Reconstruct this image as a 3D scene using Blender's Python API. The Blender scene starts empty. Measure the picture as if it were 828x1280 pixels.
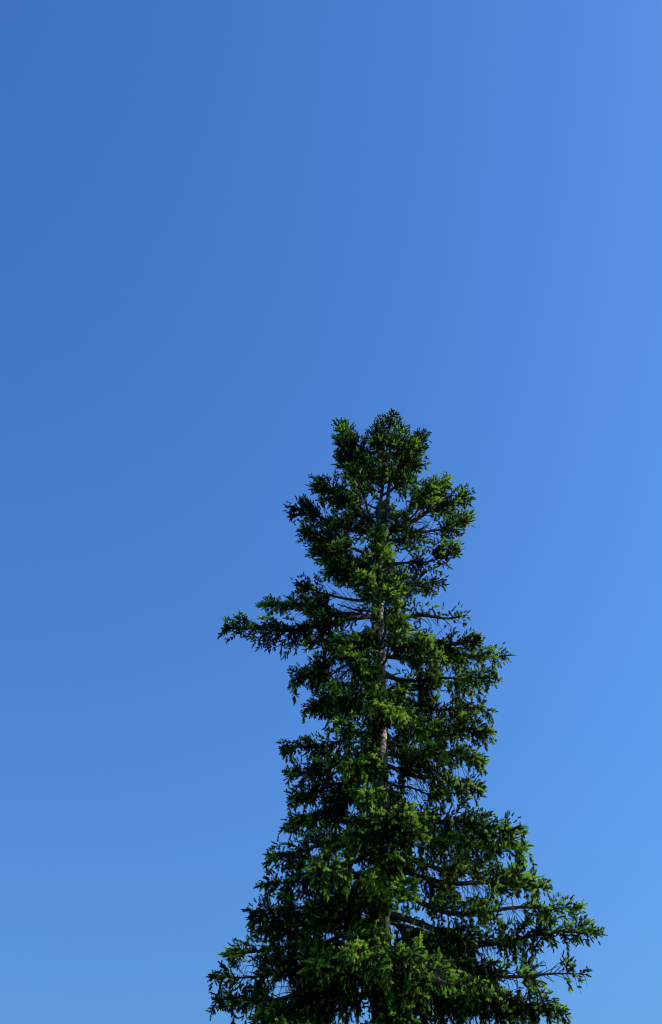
import bpy, math, random
import numpy as np
from mathutils import Vector, Matrix
from mathutils import noise as mnoise

random.seed(11)
rng = np.random.default_rng(11)
scene = bpy.context.scene
COL = scene.collection

# ---------------------------------------------------------------- camera
PITCH, VFOV, ROLL = math.radians(40.0), math.radians(50.0), math.radians(-2.15)
CAM = Vector((0.0, 0.0, 1.6))
cam_data = bpy.data.cameras.new("camera")
cam_data.sensor_fit = 'VERTICAL'
cam_data.sensor_height = 36.0
cam_data.lens = 18.0 / math.tan(VFOV / 2)
cam_data.clip_end = 5000.0
cam = bpy.data.objects.new("camera", cam_data)
COL.objects.link(cam)
RM = Matrix.Rotation(math.radians(90) + PITCH, 4, 'X') @ Matrix.Rotation(ROLL, 4, 'Z')
cam.matrix_world = Matrix.Translation(CAM) @ RM
scene.camera = cam
R3 = RM.to_3x3()
FPX = 640.0 / math.tan(VFOV / 2)


def ray(px, py):
    return (R3 @ Vector(((px - 414.0) / FPX, (640.0 - py) / FPX, -1.0))).normalized()


TREE_Y = 25.0


def at(px, py, d=0.0):
    """world point seen at a measured spot of the tree, d metres in front of the stem"""
    r = ray(px, py)
    t = (TREE_Y - d - CAM.y) / r.y
    return CAM + r * t


# ---------------------------------------------------------------- materials
def new_mat(name):
    m = bpy.data.materials.new(name)
    m.use_nodes = True
    nt = m.node_tree
    nt.nodes.clear()
    return m, nt, nt.nodes, nt.links


def needle_material():
    m, nt, N, L = new_mat("spruce_needles")
    out = N.new("ShaderNodeOutputMaterial")
    at_ = N.new("ShaderNodeAttribute"); at_.attribute_name = "tone"
    geo = N.new("ShaderNodeNewGeometry")
    noise = N.new("ShaderNodeTexNoise"); noise.inputs["Scale"].default_value = 0.9; noise.inputs["Detail"].default_value = 3
    L.new(geo.outputs["Position"], noise.inputs["Vector"])
    add = N.new("ShaderNodeMath"); add.operation = 'MULTIPLY_ADD'
    add.inputs[1].default_value = 0.7; 
    L.new(noise.outputs["Fac"], add.inputs[0])
    sub = N.new("ShaderNodeMath"); sub.operation = 'SUBTRACT'; sub.inputs[1].default_value = 0.35
    L.new(at_.outputs["Fac"], sub.inputs[0]); L.new(sub.outputs[0], add.inputs[2])
    ramp = N.new("ShaderNodeValToRGB")
    e = ramp.color_ramp.elements
    e[0].position = 0.0; e[0].color = (0.040, 0.034, 0.018, 1)
    e[1].position = 1.0; e[1].color = (0.500, 0.680, 0.080, 1)
    a = ramp.color_ramp.elements.new(0.12); a.color = (0.008, 0.018, 0.006, 1)
    a = ramp.color_ramp.elements.new(0.5); a.color = (0.040, 0.092, 0.013, 1)
    a = ramp.color_ramp.elements.new(0.70); a.color = (0.300, 0.510, 0.045, 1)
    L.new(add.outputs[0], ramp.inputs[0])
    bs = N.new("ShaderNodeBsdfPrincipled")
    bs.inputs["Roughness"].default_value = 0.5
    bs.inputs["Specular IOR Level"].default_value = 0.12
    L.new(ramp.outputs[0], bs.inputs["Base Color"])
    tr = N.new("ShaderNodeBsdfTranslucent")
    L.new(ramp.outputs[0], tr.inputs["Color"])
    mix = N.new("ShaderNodeMixShader"); mix.inputs[0].default_value = 0.28
    L.new(bs.outputs[0], mix.inputs[1]); L.new(tr.outputs[0], mix.inputs[2])
    L.new(mix.outputs[0], out.inputs["Surface"])
    return m


def bark_material(name, dark, light, scale, grade=False):
    m, nt, N, L = new_mat(name)
    out = N.new("ShaderNodeOutputMaterial")
    bs = N.new("ShaderNodeBsdfPrincipled"); bs.inputs["Roughness"].default_value = 0.85
    tc = N.new("ShaderNodeNewGeometry")
    mp = N.new("ShaderNodeMapping"); mp.inputs["Scale"].default_value = (scale, scale, scale * 0.45)
    L.new(tc.outputs["Position"], mp.inputs["Vector"])
    n1 = N.new("ShaderNodeTexNoise"); n1.inputs["Scale"].default_value = 1.0; n1.inputs["Detail"].default_value = 8; n1.inputs["Roughness"].default_value = 0.75
    L.new(mp.outputs[0], n1.inputs["Vector"])
    v = N.new("ShaderNodeTexVoronoi"); v.inputs["Scale"].default_value = 2.2
    L.new(mp.outputs[0], v.inputs["Vector"])
    mul = N.new("ShaderNodeMath"); mul.operation = 'MULTIPLY_ADD'; mul.inputs[1].default_value = 0.35
    L.new(v.outputs["Distance"], mul.inputs[0]); L.new(n1.outputs["Fac"], mul.inputs[2])
    ramp = N.new("ShaderNodeValToRGB")
    e = ramp.color_ramp.elements
    e[0].position = 0.42; e[0].color = (*dark, 1)
    e[1].position = 0.78; e[1].color = (*light, 1)
    L.new(mul.outputs[0], ramp.inputs[0])
    if grade:  # brown lower bark, with its shade and the sunlit band painted in too
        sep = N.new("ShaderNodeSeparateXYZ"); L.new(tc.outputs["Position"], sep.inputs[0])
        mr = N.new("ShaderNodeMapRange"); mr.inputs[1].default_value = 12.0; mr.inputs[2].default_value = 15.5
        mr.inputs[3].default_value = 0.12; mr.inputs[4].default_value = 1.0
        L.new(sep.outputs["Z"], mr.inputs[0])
        m2 = N.new("ShaderNodeMapRange"); m2.inputs[1].default_value = 19.8; m2.inputs[2].default_value = 21.3  # upper stem's shade put into the bark colour
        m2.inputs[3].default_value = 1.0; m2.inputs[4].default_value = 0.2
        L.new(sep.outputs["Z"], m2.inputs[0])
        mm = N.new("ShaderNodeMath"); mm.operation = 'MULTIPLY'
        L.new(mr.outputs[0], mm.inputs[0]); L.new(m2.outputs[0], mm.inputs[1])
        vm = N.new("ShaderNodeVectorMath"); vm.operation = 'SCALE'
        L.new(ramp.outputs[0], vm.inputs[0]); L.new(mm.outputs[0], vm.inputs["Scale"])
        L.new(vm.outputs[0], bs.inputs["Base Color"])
    else:
        L.new(ramp.outputs[0], bs.inputs["Base Color"])
    b = N.new("ShaderNodeBump"); b.inputs["Strength"].default_value = 0.8; b.inputs["Distance"].default_value = 0.03
    L.new(mul.outputs[0], b.inputs["Height"]); L.new(b.outputs[0], bs.inputs["Normal"])
    L.new(bs.outputs[0], out.inputs["Surface"])
    return m


def grass_material():
    m, nt, N, L = new_mat("meadow_grass")
    out = N.new("ShaderNodeOutputMaterial")
    bs = N.new("ShaderNodeBsdfPrincipled"); bs.inputs["Roughness"].default_value = 0.9
    g = N.new("ShaderNodeNewGeometry")
    n1 = N.new("ShaderNodeTexNoise"); n1.inputs["Scale"].default_value = 0.35; n1.inputs["Detail"].default_value = 10
    L.new(g.outputs["Position"], n1.inputs["Vector"])
    ramp = N.new("ShaderNodeValToRGB")
    e = ramp.color_ramp.elements
    e[0].position = 0.3; e[0].color = (0.030, 0.045, 0.014, 1)
    e[1].position = 0.7; e[1].color = (0.070, 0.095, 0.028, 1)
    L.new(n1.outputs["Fac"], ramp.inputs[0]); L.new(ramp.outputs[0], bs.inputs["Base Color"])
    L.new(bs.outputs[0], out.inputs["Surface"])
    return m


M_NEEDLE = needle_material()
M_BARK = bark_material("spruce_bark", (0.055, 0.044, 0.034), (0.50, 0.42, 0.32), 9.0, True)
M_LIMB = bark_material("limb_bark", (0.016, 0.012, 0.009), (0.075, 0.058, 0.042), 14.0)
M_DEAD = bark_material("dead_wood", (0.20, 0.17, 0.14), (0.46, 0.40, 0.33), 14.0)
M_CONE = bark_material("cone_scales", (0.05, 0.026, 0.012), (0.20, 0.11, 0.05), 40.0)
M_GRASS = grass_material()


# ---------------------------------------------------------------- mesh helpers
def mesh_from(name, verts, faces_flat, nper, mat, parent, tone=None, smooth=False):
    me = bpy.data.meshes.new(name)
    nv, nf = len(verts), len(faces_flat) // nper
    me.vertices.add(nv); me.vertices.foreach_set("co", np.asarray(verts, dtype=np.float32).ravel())
    me.loops.add(nf * nper); me.loops.foreach_set("vertex_index", np.asarray(faces_flat, dtype=np.int32))
    me.polygons.add(nf)
    me.polygons.foreach_set("loop_start", np.arange(0, nf * nper, nper, dtype=np.int32))
    if smooth:
        me.polygons.foreach_set("use_smooth", np.ones(nf, dtype=bool))
    if tone is not None:
        a = me.attributes.new("tone", 'FLOAT', 'POINT')
        a.data.foreach_set("value", np.asarray(tone, dtype=np.float32))
    me.update(calc_edges=True)
    me.validate()
    me.materials.append(mat)
    o = bpy.data.objects.new(name, me)
    COL.objects.link(o)
    if parent is not None:
        o.parent = parent
    return o


class Tubes:
    """tapering tubes along polylines, gathered into one mesh"""
    def __init__(self):
        self.v, self.f, self.n = [], [], 0

    def add(self, pts, radii, k=6, lump=0.0):
        pts = np.asarray(pts, dtype=float); n = len(pts)
        tan = np.gradient(pts, axis=0)
        tan /= np.linalg.norm(tan, axis=1)[:, None] + 1e-9
        ref = np.array([0.0, 0.0, 1.0]) if abs(tan[0][2]) < 0.8 else np.array([1.0, 0.0, 0.0])
        a = np.cross(tan, ref); a /= np.linalg.norm(a, axis=1)[:, None] + 1e-9
        b = np.cross(a, tan)
        ang = np.arange(k) * 2 * math.pi / k
        r = np.asarray(radii, dtype=float)[:, None] * (1 + lump * rng.normal(size=(n, k)))
        ring = (pts[:, None, :] + (np.cos(ang)[None, :, None] * a[:, None, :] + np.sin(ang)[None, :, None] * b[:, None, :]) * r[:, :, None])
        self.v.append(ring.reshape(-1, 3))
        i = np.arange(n - 1)[:, None] * k + np.arange(k)[None, :]
        j = np.arange(n - 1)[:, None] * k + (np.arange(k)[None, :] + 1) % k
        q = np.stack([i, j, j + k, i + k], axis=-1).reshape(-1) + self.n
        self.f.append(q)
        self.n += n * k

    def build(self, name, mat, parent):
        return mesh_from(name, np.concatenate(self.v), np.concatenate(self.f), 4, mat, parent, smooth=True)


# shoot template: a little spruce twig set round with needles; +Z is the way it grows, length 1
def shoot_template(seed, n=21):
    r = np.random.default_rng(seed)
    V, F = [], []
    for i in range(n):
        t = (i + 0.5) / n
        ph = i * 2.399 + r.normal() * 0.3
        lean = (0.95 - 0.50 * t) + r.normal() * 0.15         # angle off the twig
        d = np.array([math.cos(ph) * math.sin(lean), math.sin(ph) * math.sin(lean), math.cos(lean)])
        ln = (0.30 + 0.07 * r.random()) * (1.05 - 0.35 * t)
        w = np.cross(d, [0, 0, 1.0]); w /= np.linalg.norm(w) + 1e-9
        tw = np.cross(d, w); th = r.normal() * 0.35
        w = (w * math.cos(th) + tw * math.sin(th)) * 0.068
        p = np.array([0, 0, t * 0.92])
        k = len(V)
        V += [p - w, p + w, p + d * ln + w * 0.25, p + d * ln - w * 0.25]
        F += [k, k + 1, k + 2, k + 3]
    # the twig itself: two crossed slivers that stop light from falling straight through
    for a in (0, math.pi / 2):
        w = np.array([math.cos(a), math.sin(a), 0]) * 0.075
        k = len(V)
        V += [-w, w, np.array([0, 0, 1.0]) + w * 0.4, np.array([0, 0, 1.0]) - w * 0.4]
        F += [k, k + 1, k + 2, k + 3]
    return np.array(V), np.array(F)


TEMPL = [shoot_template(s) for s in range(5)]


GAPS = []                                                    # (point, direction, length, radius): openings in the crown


def open_gap(p, d, length, r):
    GAPS.append((np.asarray(p, float), np.asarray(d, float) / np.linalg.norm(d), length, r))


class Shoots:
    def __init__(self):
        self.p, self.d, self.l, self.t = [], [], [], []

    def add(self, p, d, l, tone):
        self.p.append(p); self.d.append(d); self.l.append(l); self.t.append(tone)

    def build(self, name, parent):
        P = np.array(self.p, dtype=float); D = np.array(self.d, dtype=float); Ln = np.array(self.l); T = np.array(self.t)
        keep = np.ones(len(P), bool)
        for (gp, gd, gl, gr) in GAPS:
            rel = P - gp; along = rel @ gd
            off2 = (rel ** 2).sum(1) - along ** 2
            keep &= ~((along > -0.1) & (along < gl) & (off2 < (gr * (0.8 + 0.5 * rng.random(len(P)))) ** 2))
        # foliage gathers in clumps: thin it out between them, thicken and brighten it within
        cl = np.array([mnoise.noise(Vector((p[0] * 1.9, p[1] * 1.9, p[2] * 2.3))) for p in P])
        keep &= rng.random(len(P)) < np.clip(1.05 + 2.4 * (cl + 0.10), 0.12, 1.0)
        T = T + np.clip(cl, -0.4, 0.4) * 0.35 - np.clip((P[:, 2] - 15.0) / 5.0, 0.0, 1.0) * 0.09  # upper needles toned down: crown shade put into their colour
        Ln = Ln * (1.0 + 0.35 * np.clip(cl, -0.3, 0.5))
        P, D, Ln, T = P[keep], D[keep], Ln[keep], T[keep]
        D /= np.linalg.norm(D, axis=1)[:, None] + 1e-9
        ref = rng.normal(size=D.shape)
        A = np.cross(D, ref); A /= np.linalg.norm(A, axis=1)[:, None] + 1e-9
        B = np.cross(D, A)
        which = rng.integers(0, len(TEMPL), len(P))
        Vs, Fs, Ts, off = [], [], [], 0
        for w, (tv, tf) in enumerate(TEMPL):
            m = which == w
            if not m.any():
                continue
            p, d, a, b, l, t = P[m], D[m], A[m], B[m], Ln[m], T[m]
            fat = (0.125 + 0.28 * l)[:, None, None]           # needles keep about the same length
            v = p[:, None, :] + (a[:, None, :] * tv[None, :, 0:1] + b[:, None, :] * tv[None, :, 1:2]) * fat + d[:, None, :] * tv[None, :, 2:3] * l[:, None, None]
            Vs.append(v.reshape(-1, 3))
            nv = len(tv)
            Fs.append((tf[None, :] + (np.arange(len(p)) * nv)[:, None] + off).reshape(-1))
            tz = np.clip(tv[:, 2], 0, 1.2)
            Ts.append((t[:, None] + (tz[None, :] - 0.5) * 0.22).reshape(-1))
            off += len(p) * nv
        return mesh_from(name, np.concatenate(Vs), np.concatenate(Fs), 4, M_NEEDLE, parent, tone=np.concatenate(Ts))


# the sun's place, azimuth from +Y (view) towards +X (right)
SUN_EL, SUN_AZ = math.radians(31), math.radians(89)
sd = Vector((math.sin(SUN_AZ) * math.cos(SUN_EL), math.cos(SUN_AZ) * math.cos(SUN_EL), math.sin(SUN_EL)))

# ---------------------------------------------------------------- the tree
def stem_x(py):                                              # the stem's course, measured down the photograph
    return float(np.interp(py, [515, 560, 640, 760, 900, 1280], [490, 484, 474, 475, 476, 477]))


tree = bpy.data.objects.new("spruce_tree", None)
base = at(477, 1280); base2 = at(476.5, 1180)
k = (base.z) / (base2.z - base.z)
ground_pt = base - (base2 - base) * k
tree.location = (ground_pt.x, TREE_Y, 0)
COL.objects.link(tree)
tree["label"] = "tall dark green spruce tree standing alone against the clear blue sky"
tree["category"] = "tree"
ORG = Vector(tree.location)


def L(p):                                                    # world -> tree space
    return np.array([p[0] - ORG.x, p[1] - ORG.y, p[2] - ORG.z])


stem_pts = [L(ground_pt + Vector((0, 0, -0.15)))]
g = np.array([0.0, 0.0, 0.0])
p1280 = L(at(477, 1280))
for f in (0.02, 0.06, 0.2, 0.45, 0.7):
    stem_pts.append(p1280 * f + rng.normal(size=3) * np.array([0.02, 0.02, 0]))
for py in (1280, 1200, 1120, 1040, 970, 900, 840, 780, 720, 670, 640, 610, 580, 550, 530, 518):
    q = L(at(stem_x(py), py)); stem_pts.append(q + np.array([rng.normal() * 0.015, rng.normal() * 0.03, 0]))
stem_pts = np.array(stem_pts)
SZ = stem_pts[:, 2]
ZTOP = SZ[-1]


def stem_at_z(z):
    return np.array([np.interp(z, SZ, stem_pts[:, 0]), np.interp(z, SZ, stem_pts[:, 1]), z])


def stem_r(z):
    return float(np.interp(z, [0, 0.4, 1.2, 6, 12, 16, 20, 22.5, ZTOP], [0.55, 0.40, 0.34, 0.25, 0.20, 0.180, 0.11, 0.06, 0.012]))


# finer stem with slight swellings at the whorls
zz = np.concatenate([np.linspace(-0.15, 1.5, 12), np.arange(1.7, ZTOP, 0.16), [ZTOP]])
tb = Tubes()
tb.add([stem_at_z(z) for z in zz], [stem_r(z) * (1 + 0.05 * math.sin(z * 9.5) + 0.02 * rng.normal()) for z in zz], k=14, lump=0.02)
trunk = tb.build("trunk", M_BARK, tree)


def z_of_py(py):
    return float(L(at(stem_x(py), py))[2])


ZLO, ZHI = z_of_py(1280), ZTOP

crown_in = Shoots()                                          # short inner growth and the leading shoots: the crown's own mesh
boughs = []                                                  # (wood Tubes, Shoots)
cone_spots = []


def nrm(v):
    return v / (np.linalg.norm(v) + 1e-9)


UP = np.array([0.0, 0.0, 1.0])


def make_bough(P0, P1, sag=0.15, bare=0.2, width=None, hang=0.3, dens=1.0, lift=0.2, tone=0.45, thick=None, cones=0, roll=0.7, into=None, tufts=(), stepk=1.0):
    """a limb from P0 (on the stem) to P1 (its tip), with side sprays, hanging twigs and shoots"""
    P0, P1 = np.asarray(P0, float), np.asarray(P1, float)
    W, S = Tubes(), Shoots()
    axis = P1 - P0; Ln = np.linalg.norm(axis)
    n = max(8, int(Ln / 0.14))
    ts = np.linspace(0, 1, n + 1)
    ph1, ph2 = rng.random() * 6.28, rng.random() * 6.28
    horiz = nrm(np.array([-axis[1], axis[0], 0.0]))
    pts = P0 + axis * ts[:, None]
    pts[:, 2] += -sag * Ln * np.sin(math.pi * ts) * (1 - 0.35 * ts) 
    env = np.sin(math.pi * ts)
    pts += (np.sin(ts * 7 + ph1) * 0.035 * Ln * env)[:, None] * horiz
    pts[:, 2] += np.sin(ts * 9 + ph2) * 0.018 * Ln * env
    r0 = thick if thick else 0.018 + 0.011 * Ln
    W.add(pts, r0 * (1 - ts) ** 0.8 + 0.008, k=7, lump=0.06)
    tan = np.gradient(pts, axis=0); tan /= np.linalg.norm(tan, axis=1)[:, None]
    width = width or (0.16 + 0.30 * Ln)

    def pt(t):
        return np.array([np.interp(t, ts, pts[:, c]) for c in range(3)])

    def tn(t):
        return nrm(np.array([np.interp(t, ts, tan[:, c]) for c in range(3)]))

    def shoot(p, d, l, age):
        clump = 0.10 * math.sin(p[0] * 3.1 + p[2] * 2.3) + 0.10 * math.sin(p[1] * 3.7 - p[2] * 2.9 + 1.3)
        S.add(p, d, l, tone + age + clump + rng.normal() * 0.23 if rng.random() > 0.035 else -0.25)

    def hanging(p, ln, out):
        m = max(2, int(ln / 0.07)); q = p.copy(); d = nrm(out * 0.6 - UP * 0.6)
        hp = [q.copy()]
        for i in range(m):
            d = nrm(d * 0.7 - UP * 0.45 + rng.normal(size=3) * 0.12)
            q = q + d * (ln / m); hp.append(q.copy())
            for s in range(2):
                if rng.random() < 0.85 * dens:
                    shoot(q, d * 0.9 + rng.normal(size=3) * 0.5, 0.085 + 0.07 * rng.random(), -0.06 + 0.10 * (i / m))
        shoot(q, d, 0.12, 0.25)
        W.add(hp, np.linspace(0.008, 0.004, len(hp)), k=3)

    # side branchlets
    step = 0.068 * stepk
    tpos, side = bare, 1
    while tpos < 0.985:
        t = tpos + rng.normal() * 0.01
        tpos += step / Ln * (0.7 + 0.6 * rng.random()); side = -side
        if t < bare * 0.9 or t > 0.99:
            continue
        u = (t - bare) / (1 - bare)
        prof = min(1.0, 0.35 + 2.2 * u) * (1 - u) ** 0.6 + 0.12
        p, d = pt(t), tn(t)
        s = nrm(np.cross(d, UP)) * side
        rl = rng.normal() * roll
        s = s * math.cos(rl) + nrm(np.cross(s, d)) * math.sin(rl)
        if s[2] < -0.3:
            s[2] *= 0.6
        ll = width * prof * (0.55 + 0.65 * rng.random())
        up = lift * (rng.random() * 1.5 - 0.35)
        bd = nrm(d * (0.75 + 0.3 * rng.random()) + s * (0.8 + 0.4 * rng.random()) + UP * up)
        m = max(2, int(ll / 0.08))
        q = p.copy(); bp = [q.copy()]
        droop = hang * (0.4 + 0.8 * rng.random())
        sd = nrm(np.cross(bd, UP))
        for i in range(m):
            f = (i + 1) / m
            dd = nrm(bd - UP * droop * f * 0.9 + rng.normal(size=3) * 0.10)
            q = q + dd * (ll / m); bp.append(q.copy())
            for sg in (-1, 1):
                if rng.random() < 0.88 * dens:
                    shoot(q, dd * 0.8 + sd * sg * 0.8 + UP * (0.25 * rng.random() - hang * 0.35) + rng.normal(size=3) * 0.22,
                          0.085 + 0.07 * rng.random(), 0.38 * f * f * (0.4 + 0.6 * u) - 0.06)
            if rng.random() < 0.55 * dens:
                shoot(q, dd * 0.5 + UP * 0.9 + rng.normal(size=3) * 0.3, 0.08 + 0.07 * rng.random(), 0.12 + 0.22 * f)
            if hang > 0.05 and rng.random() < hang * 0.75 * dens * (1.15 - 0.8 * u):
                hanging(q, (0.15 + 0.55 * rng.random()) * min(1.0, 0.35 + hang) * min(1.3, 0.5 + Ln * 0.2) * (1 - 0.55 * u), dd)
        shoot(q, nrm(q - bp[-2]), 0.12 + 0.06 * rng.random(), 0.38)
        W.add(bp, np.linspace(0.013, 0.005, len(bp)), k=3)
    # growth along the limb itself
    for t in np.arange(bare * 1.05, 1.0, 0.045 / Ln):
        p, d = pt(t), tn(t)
        for r in range(2):
            if rng.random() < 0.8 * dens:
                shoot(p, d * 0.6 + rng.normal(size=3) * 0.55 + UP * 0.30, 0.085 + 0.07 * rng.random(), 0.05 * t)
        if hang > 0.05 and rng.random() < hang * 0.5 * dens * (1.15 - 0.8 * t):
            hanging(p, (0.2 + 0.5 * rng.random()) * min(1.0, 0.4 + hang) * (1 - 0.5 * t), d)
    # tip fan
    p, d = pt(1.0), tn(1.0)
    for i in range(9):
        shoot(p - d * 0.16 * rng.random(), d * 1.0 + rng.normal(size=3) * 0.45 + UP * 0.15, 0.12 + 0.06 * rng.random(), 0.32)
    for t in tufts:
        c = pt(t); rr = 0.24 + 0.10 * rng.random()
        for i in range(int(46 * rr / 0.28)):
            dd = nrm(rng.normal(size=3) + UP * 0.25)
            q = c + dd * rr * rng.random() ** 0.5 + UP * 0.06
            shoot(q, dd * 0.8 + d * 0.4 + UP * 0.2 + rng.normal(size=3) * 0.3, 0.085 + 0.07 * rng.random(), 0.06)
    # bare dead twigs by the stem
    for i in range(int(2 + Ln * 1.2)):
        t = 0.04 + bare * 1.3 * rng.random()
        p, d = pt(t), tn(t)
        s = nrm(np.cross(d, UP)) * (1 if rng.random() < .5 else -1)
        q = p.copy(); bp = [q.copy()]; bd = nrm(d * 0.8 + s * 0.8 - UP * 0.5 * rng.random())
        ll = 0.25 + 0.5 * rng.random()
        for j in range(4):
            bd = nrm(bd + rng.normal(size=3) * 0.15 - UP * 0.12); q = q + bd * ll / 4; bp.append(q.copy())
        W.add(bp, np.linspace(0.009, 0.004, 5), k=3)
    for i in range(cones):
        t = 0.6 + 0.4 * rng.random()
        cone_spots.append(pt(t) + rng.normal(size=3) * np.array([0.12, 0.12, 0.03]))
    if into is None:
        boughs.append((W, S))
    else:
        into[0].v += W.v; into[0].f += [f + into[0].n for f in W.f]; into[0].n += W.n
        c = into[1]; c.p += S.p; c.d += S.d; c.l += S.l; c.t += S.t


def make_tuft(c, r, n, tone=0.5):
    """dense short growth round a point (crown's own mesh)"""
    for i in range(n):
        d = nrm(rng.normal(size=3)); rr = r * rng.random() ** 0.5
        p = np.asarray(c) + d * rr * np.array([1, 1, 1.1])
        crown_in.add(p, d * 0.7 + UP * 0.5 + rng.normal(size=3) * 0.4, 0.085 + 0.07 * rng.random(),
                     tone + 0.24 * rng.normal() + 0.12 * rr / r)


# silhouette limbs, measured: tip px, tip py, attach py, sag, hang, width scale
LEFT = [
    (425, 533, 600, .10, .05, .85), (425, 556, 610, .10, .05, 1.1), (428, 572, 625, .08, .10, 1.0),
    (399, 605, 655, .06, .10, 1.0), (368, 636, 668, .04, .10, .8), (379, 666, 695, .05, .12, .85),
    (392, 688, 715, .05, .15, 1.0), (412, 712, 735, .05, .2, 1.0), (372, 732, 752, .05, .25, .8),
    (353, 755, 772, .04, .3, .8), (282, 786, 768, .05, .16, .66), (326, 757, 775, -.05, .15, .55),
    (366, 852, 800, -.02, .6, .9), (398, 850, 815, .00, .6, .9), (379, 889, 870, .05, .45, .75),
    (392, 880, 860, .05, .45, .9), (355, 936, 910, .06, .45, .8), (359, 966, 940, .06, .5, .8),
    (364, 998, 965, .03, .6, .8), (357, 1034, 985, .00, .6, .8), (336, 1070, 1030, .06, .5, .75),
    (327, 1108, 1060, .06, .55, .7), (315, 1146, 1095, .06, .55, .7), (314, 1166, 1125, .05, .55, .7),
    (283, 1192, 1145, .08, .5, .6), (268, 1221, 1175, .08, .5, .6), (269, 1250, 1205, .07, .5, .6),
    (318, 1274, 1235, .05, .55, .7),
]
RIGHT = [
    (530, 545, 605, .08, .05, .8), (524, 576, 620, .08, .10, 1.0), (556, 604, 655, .06, .10, .9),
    (585, 617, 660, .07, .06, .75), (586, 648, 672, .10, .10, .7), (572, 690, 705, .08, .2, .8),
    (556, 726, 735, .05, .25, .9), (585, 769, 768, .05, .3, .75), (599, 800, 805, .05, .3, .75),
    (640, 819, 820, .05, .3, .62), (618, 846, 845, .05, .4, .7), (612, 888, 870, .04, .45, .75),
    (612, 914, 895, .05, .45, .75), (604, 952, 925, .04, .5, .8), (603, 986, 955, .03, .55, .8),
    (652, 1036, 1010, .05, .5, .7), (657, 1058, 1035, .05, .5, .7), (662, 1096, 1065, .05, .5, .7),
    (684, 1108, 1080, .06, .45, .6), (726, 1134, 1112, .08, .35, .52), (752, 1164, 1140, .09, .32, .50),
    (734, 1218, 1182, .06, .4, .55), (702, 1264, 1205, .03, .6, .6), (650, 1266, 1225, .05, .55, .7),
]
env_y = {'L': ([], []), 'R': ([], [])}
for sgn, lst in ((-1, LEFT), (1, RIGHT)):
    for (tx, ty, ay, sag, hang, ws) in lst:
        lat = abs(tx - stem_x(ay)) * 0.022
        d = lat * rng.uniform(-0.35, 0.45)
        tip = L(at(tx, ty, d))
        st = stem_at_z(z_of_py(ay))
        Ln = np.linalg.norm(tip - st)
        big = tx == 282
        make_bough(st, tip, sag=sag, hang=hang, bare=0.30 if ay < 700 else 0.22, width=(0.16 + 0.28 * Ln) * ws * (1.12 if ay < 745 else 1.0),
                   lift=0.35 if ay < 720 else 0.15, tone=0.16 if big else (0.27 if sgn < 0 else 0.35), stepk=0.68 if ay < 745 else 0.95, roll=1.0 if ay < 760 else 0.7, tufts=(.4, .55, .68, .78, .88, .97) if ay < 760 and tx != 282 else (.5, .72, .9), cones=(4 if ay < 700 else 1 if ay < 900 else 0),  # left limbs' shade and right limbs' sun put into needle tone
                   thick=0.05 + 0.012 * Ln if (tx in (585, 368)) else None)
        env_y['L' if sgn < 0 else 'R'][0].append(st[2]); env_y['L' if sgn < 0 else 'R'][1].append(abs(tip[0] - st[0]))


def smooth_env(side, z):
    zs, rs = np.array(env_y[side][0]), np.array(env_y[side][1])
    w = np.exp(-((zs - z) / 0.7) ** 2) + 1e-6
    r = float((w * rs).sum() / w.sum())
    if z < zs.min():
        r += (zs.min() - z) * 0.12
    return r


# limbs towards and away from the viewer
azs = []
nfill = 34
for i in range(nfill):
    u = (i + 0.5) / nfill
    z = ZTOP - 1.1 - (ZTOP - 1.1 - 3.2) * u ** 0.9
    az = (i * 137.5 + rng.uniform(-20, 20)) % 360           # 0 = to the right, 270 = to the viewer
    a = math.radians(az)
    # keep the flanks to the measured limbs
    if abs(math.cos(a)) > 0.82:
        a = math.radians(az + (45 if math.sin(a) >= 0 and math.cos(a) > 0 or math.sin(a) < 0 and math.cos(a) < 0 else -45))
    side = 'R' if math.cos(a) > 0 else 'L'
    lat = smooth_env(side, z)
    mean = 0.5 * (smooth_env('L', z) + smooth_env('R', z))
    r = min(mean * rng.uniform(0.75, 1.0), 0.74 * lat / max(0.25, abs(math.cos(a))))
    r = max(r, 0.6)
    st = stem_at_z(z)
    rise = float(np.interp(z, [3, 10, 16, 20, ZTOP], [-0.30, -0.22, -0.02, 0.35, 0.7]))
    tip = st + np.array([math.cos(a) * r, math.sin(a) * r, r * (rise + rng.uniform(-.1, .1))])
    hang = float(np.interp(z, [3, 10, 16, 20, ZTOP], [.6, .55, .42, .15, .05]))
    make_bough(st, tip, sag=rng.uniform(.0, .08), hang=hang, bare=0.25, width=(0.16 + 0.30 * r) * rng.uniform(.8, 1.05),
               lift=0.2, tone=0.34, cones=2 if z > 18.5 else 0)

# limbs reaching towards the viewer across the stem, tip px, tip py, metres in front, attach py
for (tx, ty, d, ay) in ((425, 812, 1.4, 782), (457, 815, 1.2, 792), (418, 852, 1.6, 818), (500, 738, 1.2, 728), (462, 738, 1.2, 722),
                        (482, 692, .9, 690), (545, 814, 1.5, 800), (468, 880, 1.8, 862), (500, 897, 1.9, 880), (452, 1002, 1.7, 985),
                        (524, 1042, 1.9, 1020), (436, 1190, 2.2, 1150), (566, 1222, 2.4, 1190), (505, 1125, 1.9, 1095)):
    st = stem_at_z(z_of_py(ay)); tip = L(at(tx, ty, d))
    r = np.linalg.norm(tip - st)
    make_bough(st, tip, sag=-.04, hang=float(np.interp(ay, [690, 800, 1000], [.2, .45, .42])), bare=0.25, width=(0.2 + 0.28 * r) * (1.0 if ay < 950 else 0.72), lift=0.2,
               tone=0.42, tufts=(.8,))  # brighter tone: sunlight on the front limbs put into needle colour

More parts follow.
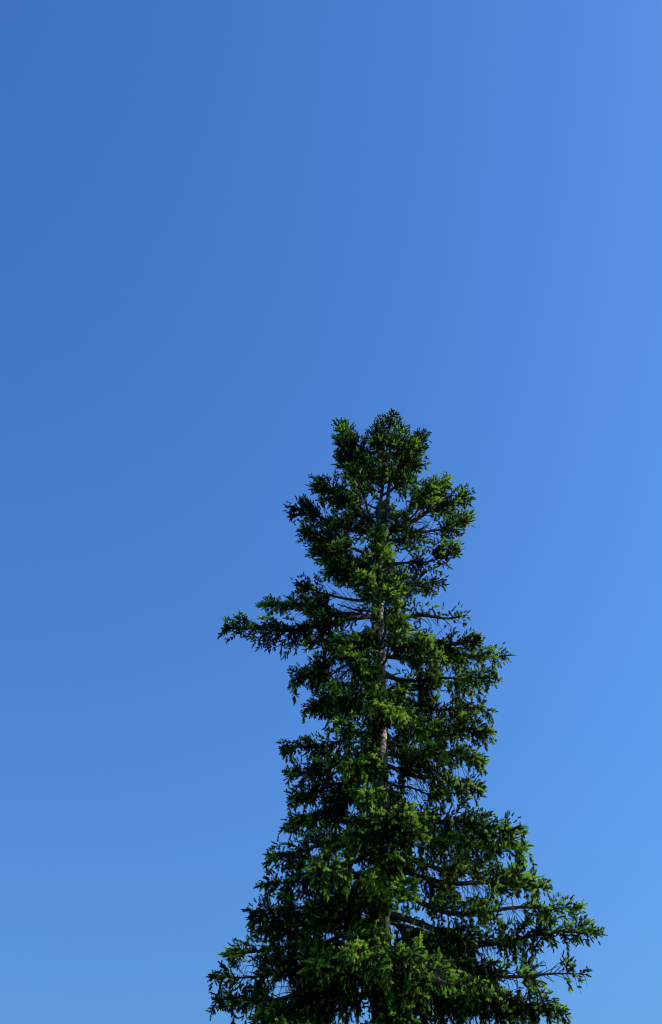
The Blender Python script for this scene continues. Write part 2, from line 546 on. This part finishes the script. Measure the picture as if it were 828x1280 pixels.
# short limbs between the long ones
inner_wood = Tubes()
nshort = 64
for i in range(nshort):
    u = (i + 0.5) / nshort
    z = ZTOP - 1.6 - (ZTOP - 1.6 - 5.0) * u
    a = math.radians(270 + rng.normal() * 75) if i % 3 else rng.random() * 6.28
    side = 'R' if math.cos(a) > 0 else 'L'
    r = max(0.7, smooth_env(side, z) * rng.uniform(.35, .62))
    st = stem_at_z(z)
    rise = float(np.interp(z, [3, 10, 16, 20, ZTOP], [-0.35, -0.30, -0.1, 0.3, 0.6]))
    tip = st + np.array([math.cos(a) * r, math.sin(a) * r, r * (rise + rng.uniform(-.15, .15))])
    hang = float(np.interp(z, [3, 10, 16, 20, ZTOP], [.7, .65, .5, .2, .05]))
    make_bough(st, tip, sag=rng.uniform(-.03, .06), hang=hang, bare=0.3, width=(0.2 + 0.30 * r) * rng.uniform(.8, 1.1),
               lift=0.2, tone=0.33, into=(inner_wood, crown_in))

for i in range(22):
    z = np.interp(i, [0, 21], [z_of_py(945), z_of_py(1330)]) + rng.normal() * 0.1
    a = math.radians(270 + rng.normal() * 32); r = rng.uniform(.9, 1.7)
    st = stem_at_z(z)
    make_bough(st, st + np.array([math.cos(a) * r, math.sin(a) * r, -0.28 * r]), sag=-.03, hang=.65, bare=0.3,
               width=0.2 + 0.26 * r, lift=0.15, tone=0.33, into=(inner_wood, crown_in))

# the top: a dense blunt head with a second leader
for (px, py, d, r, n) in ((434, 541, 0, .20, 45), (438, 555, .1, .26, 60), (526, 546, 0, .18, 40), (491, 520, 0, .17, 50), (478, 545, 0, .45, 200), (498, 552, 0, .45, 200), (485, 580, 0, .5, 200), (470, 560, -.2, .35, 120), (482, 532, .1, .34, 150), (498, 536, -.1, .32, 130), (470, 548, .0, .34, 120),
                          (505, 555, .15, .38, 160), (486, 558, .25, .42, 190), (465, 572, .2, .4, 150), (512, 576, -.1, .34, 120),
                          (490, 585, .3, .46, 200), (470, 600, -.2, .40, 120), (506, 604, .2, .38, 130), (450, 590, .1, .34, 90), (440, 606, .2, .32, 90), (455, 622, -.3, .3, 70),
                          (428, 628, .1, .3, 80), (412, 662, .2, .3, 80), (522, 612, .1, .34, 100), (538, 622, 0, .3, 80), (488, 668, .5, .3, 80), (446, 668, .3, .28, 70),
                          (425, 690, .2, .34, 90), (520, 682, .4, .3, 70), (545, 678, .2, .32, 90), (455, 705, .5, .34, 90), (500, 715, .5, .3, 70)):
    make_tuft(L(at(px, py, d)), r, n, 0.34)
# short inner growth hugging the stem further down
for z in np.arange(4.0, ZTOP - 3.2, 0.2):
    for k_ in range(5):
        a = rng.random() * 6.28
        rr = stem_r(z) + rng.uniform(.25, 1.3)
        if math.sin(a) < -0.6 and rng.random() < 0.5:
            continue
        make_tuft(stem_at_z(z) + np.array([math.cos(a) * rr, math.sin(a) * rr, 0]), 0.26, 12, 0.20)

# sunlit stretches of bare stem and the see-through places of the thinner upper crown
for (ya, yb, r) in ((757, 775, .16), (785, 832, .20), (915, 940, .18)):
    for py in np.arange(ya, yb + 1, 8):
        q = stem_at_z(z_of_py(py))
        open_gap(q + np.array([0.12, -0.1, 0]), np.array(sd), 4.5, r * 1.4)
        open_gap(q + np.array([0.11, 0, 0]), np.array(CAM) - np.array(ORG) - q, 6.0, r * 0.8)
for (px, py, r) in ((433, 752, .42), (428, 838, .34), (488, 845, .26), (524, 650, .34), (503, 634, .18), (462, 632, .24), (408, 642, .2),
                    (520, 988, .36), (541, 665, .3), (447, 690, .22), (452, 785, .2), (548, 790, .2), (515, 868, .2), (560, 842, .2),
                    (505, 700, .22), (535, 700, .2), (581, 1106, .26), (575, 965, .22), (640, 1135, .3), (600, 1112, .2), (455, 1140, .14), (548, 1222, .16), (415, 1172, .14), (610, 1190, .18), (640, 1225, .22), (300, 1160, .16), (395, 1062, .13), (376, 772, .2), (412, 735, .18),
                    (440, 1010, .16), (448, 1085, .14), (375, 1130, .16), (310, 1215, .25), (355, 1240, .25), (690, 1215, .3)):
    a, b = L(at(px, py, 4.5)), L(at(px, py, -4.5))
    open_gap(a, b - a, float(np.linalg.norm(b - a)), r)

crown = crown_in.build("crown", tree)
nsh = len(crown_in.p)
for W, S in boughs:
    W.build("branch", M_LIMB, trunk)
    S.build("bough", crown)
    nsh += len(S.p)
iw = inner_wood.build("inner_branches", M_LIMB, trunk)
iw["kind"] = "stuff"
# the second leader beside the stem
wl = Tubes()
lead = [L(at(x, y, 0.12)) for x, y in ((476, 690), (482, 668), (484, 640), (486, 610), (497, 575), (502, 548))]
wl.add(lead, np.linspace(0.10, 0.02, 6), k=8, lump=0.03)
wl.build("leader", M_LIMB, trunk)
# short dead stubs, grey and barkless, on the lit side of the stem
for (x, y, dx, dy, d) in ((477, 757, 12, -1, .25), (472, 795, -32, -1, .35), (480, 845, 20, -4, .3), (466, 925, -14, -6, .3),
                          (482, 1003, 16, 5, .3), (470, 862, -22, -12, .3), (481, 880, 20, 10, .3), (470, 655, -14, -8, .2), (480, 648, 30, 12, .2)):
    w = Tubes()
    a, b = L(at(x, y, d * .6)), L(at(x + dx, y + dy, d + .25))
    m = (a + b) / 2 + rng.normal(size=3) * 0.03
    w.add([a, m, b], [0.032, 0.024, 0.012], k=6, lump=0.05)
    w.build("dead_branch", M_DEAD, trunk)
print("SHOOTS", nsh, "BOUGHS", len(boughs), "CONES", len(cone_spots))


# cones hanging under the upper limbs
def cone_mesh():
    V, F = [], []
    rows, k = 9, 8
    for i in range(rows):
        t = i / (rows - 1)
        r = 0.030 * (math.sin(math.pi * min(1, t * 0.9 + 0.08)) ** 0.7) + 0.003
        for j in range(k):
            a = (j + 0.5 * (i % 2)) * 2 * math.pi / k
            rr = r * (1.22 if (i + j) % 2 else 0.86)
            V.append((rr * math.cos(a), rr * math.sin(a), -0.14 * t))
    for i in range(rows - 1):
        for j in range(k):
            F += [i * k + j, i * k + (j + 1) % k, (i + 1) * k + (j + 1) % k, (i + 1) * k + j]
    return V, F


if cone_spots:
    cv, cf = cone_mesh()
    c0 = mesh_from("cone", cv, cf, 4, M_CONE, crown)
    for i, p in enumerate(cone_spots[:90]):
        c = c0
        if i:
            c = c0.copy(); COL.objects.link(c); c.parent = crown
        c.location = p - np.array([0, 0, 0.03])
        c.rotation_euler = (rng.normal() * 0.2, rng.normal() * 0.2, rng.random() * 6)

# ---------------------------------------------------------------- ground
V, F = [], []
rad = [0, 4, 10, 20, 40, 80, 160, 400, 1000, 2500]
kk = 48
for r in rad:
    for j in range(kk):
        a = j * 2 * math.pi / kk
        V.append((r * math.cos(a), r * math.sin(a) + TREE_Y, 0.0))
for i in range(len(rad) - 1):
    for j in range(kk):
        F += [i * kk + j, (i + 1) * kk + j, (i + 1) * kk + (j + 1) % kk, i * kk + (j + 1) % kk]
ground = mesh_from("ground", V, F, 4, M_GRASS, None)
ground["kind"] = "structure"

# ---------------------------------------------------------------- light
sun_d = bpy.data.lights.new("sun", 'SUN')
sun_d.energy = 5.0; sun_d.angle = math.radians(0.5); sun_d.color = (1.0, 0.95, 0.84)
sun = bpy.data.objects.new("sun", sun_d)
sun.rotation_euler = sd.to_track_quat('Z', 'Y').to_euler()
sun.location = (20, 10, 40)
COL.objects.link(sun)

SKY_TINT = (0.615, 1.15, 2.06, 1.0)
w = bpy.data.worlds.new("World"); scene.world = w; w.use_nodes = True
nt = w.node_tree; nt.nodes.clear()
sky = nt.nodes.new("ShaderNodeTexSky"); sky.sky_type = 'NISHITA'; sky.sun_disc = False
sky.sun_elevation = SUN_EL; sky.sun_rotation = SUN_AZ
sky.altitude = 0; sky.air_density = 1.9; sky.dust_density = 3.0; sky.ozone_density = 5.0
bg = nt.nodes.new("ShaderNodeBackground"); bg.inputs["Strength"].default_value = 0.10
wo = nt.nodes.new("ShaderNodeOutputWorld")
tint = nt.nodes.new("ShaderNodeMix"); tint.data_type = 'RGBA'; tint.blend_type = 'MULTIPLY'; tint.inputs[0].default_value = 1.0
tint.inputs[7].default_value = SKY_TINT
nt.links.new(sky.outputs[0], tint.inputs[6])
nt.links.new(tint.outputs[2], bg.inputs[0]); nt.links.new(bg.outputs[0], wo.inputs[0])

scene.view_settings.view_transform = 'Standard'
scene.view_settings.look = 'None'
scene.view_settings.exposure = 0
scene.render.engine = 'CYCLES'
scene.cycles.max_bounces = 6
scene.cycles.diffuse_bounces = 3
scene.cycles.filter_width = 1.0
scene.cycles.transparent_max_bounces = 4
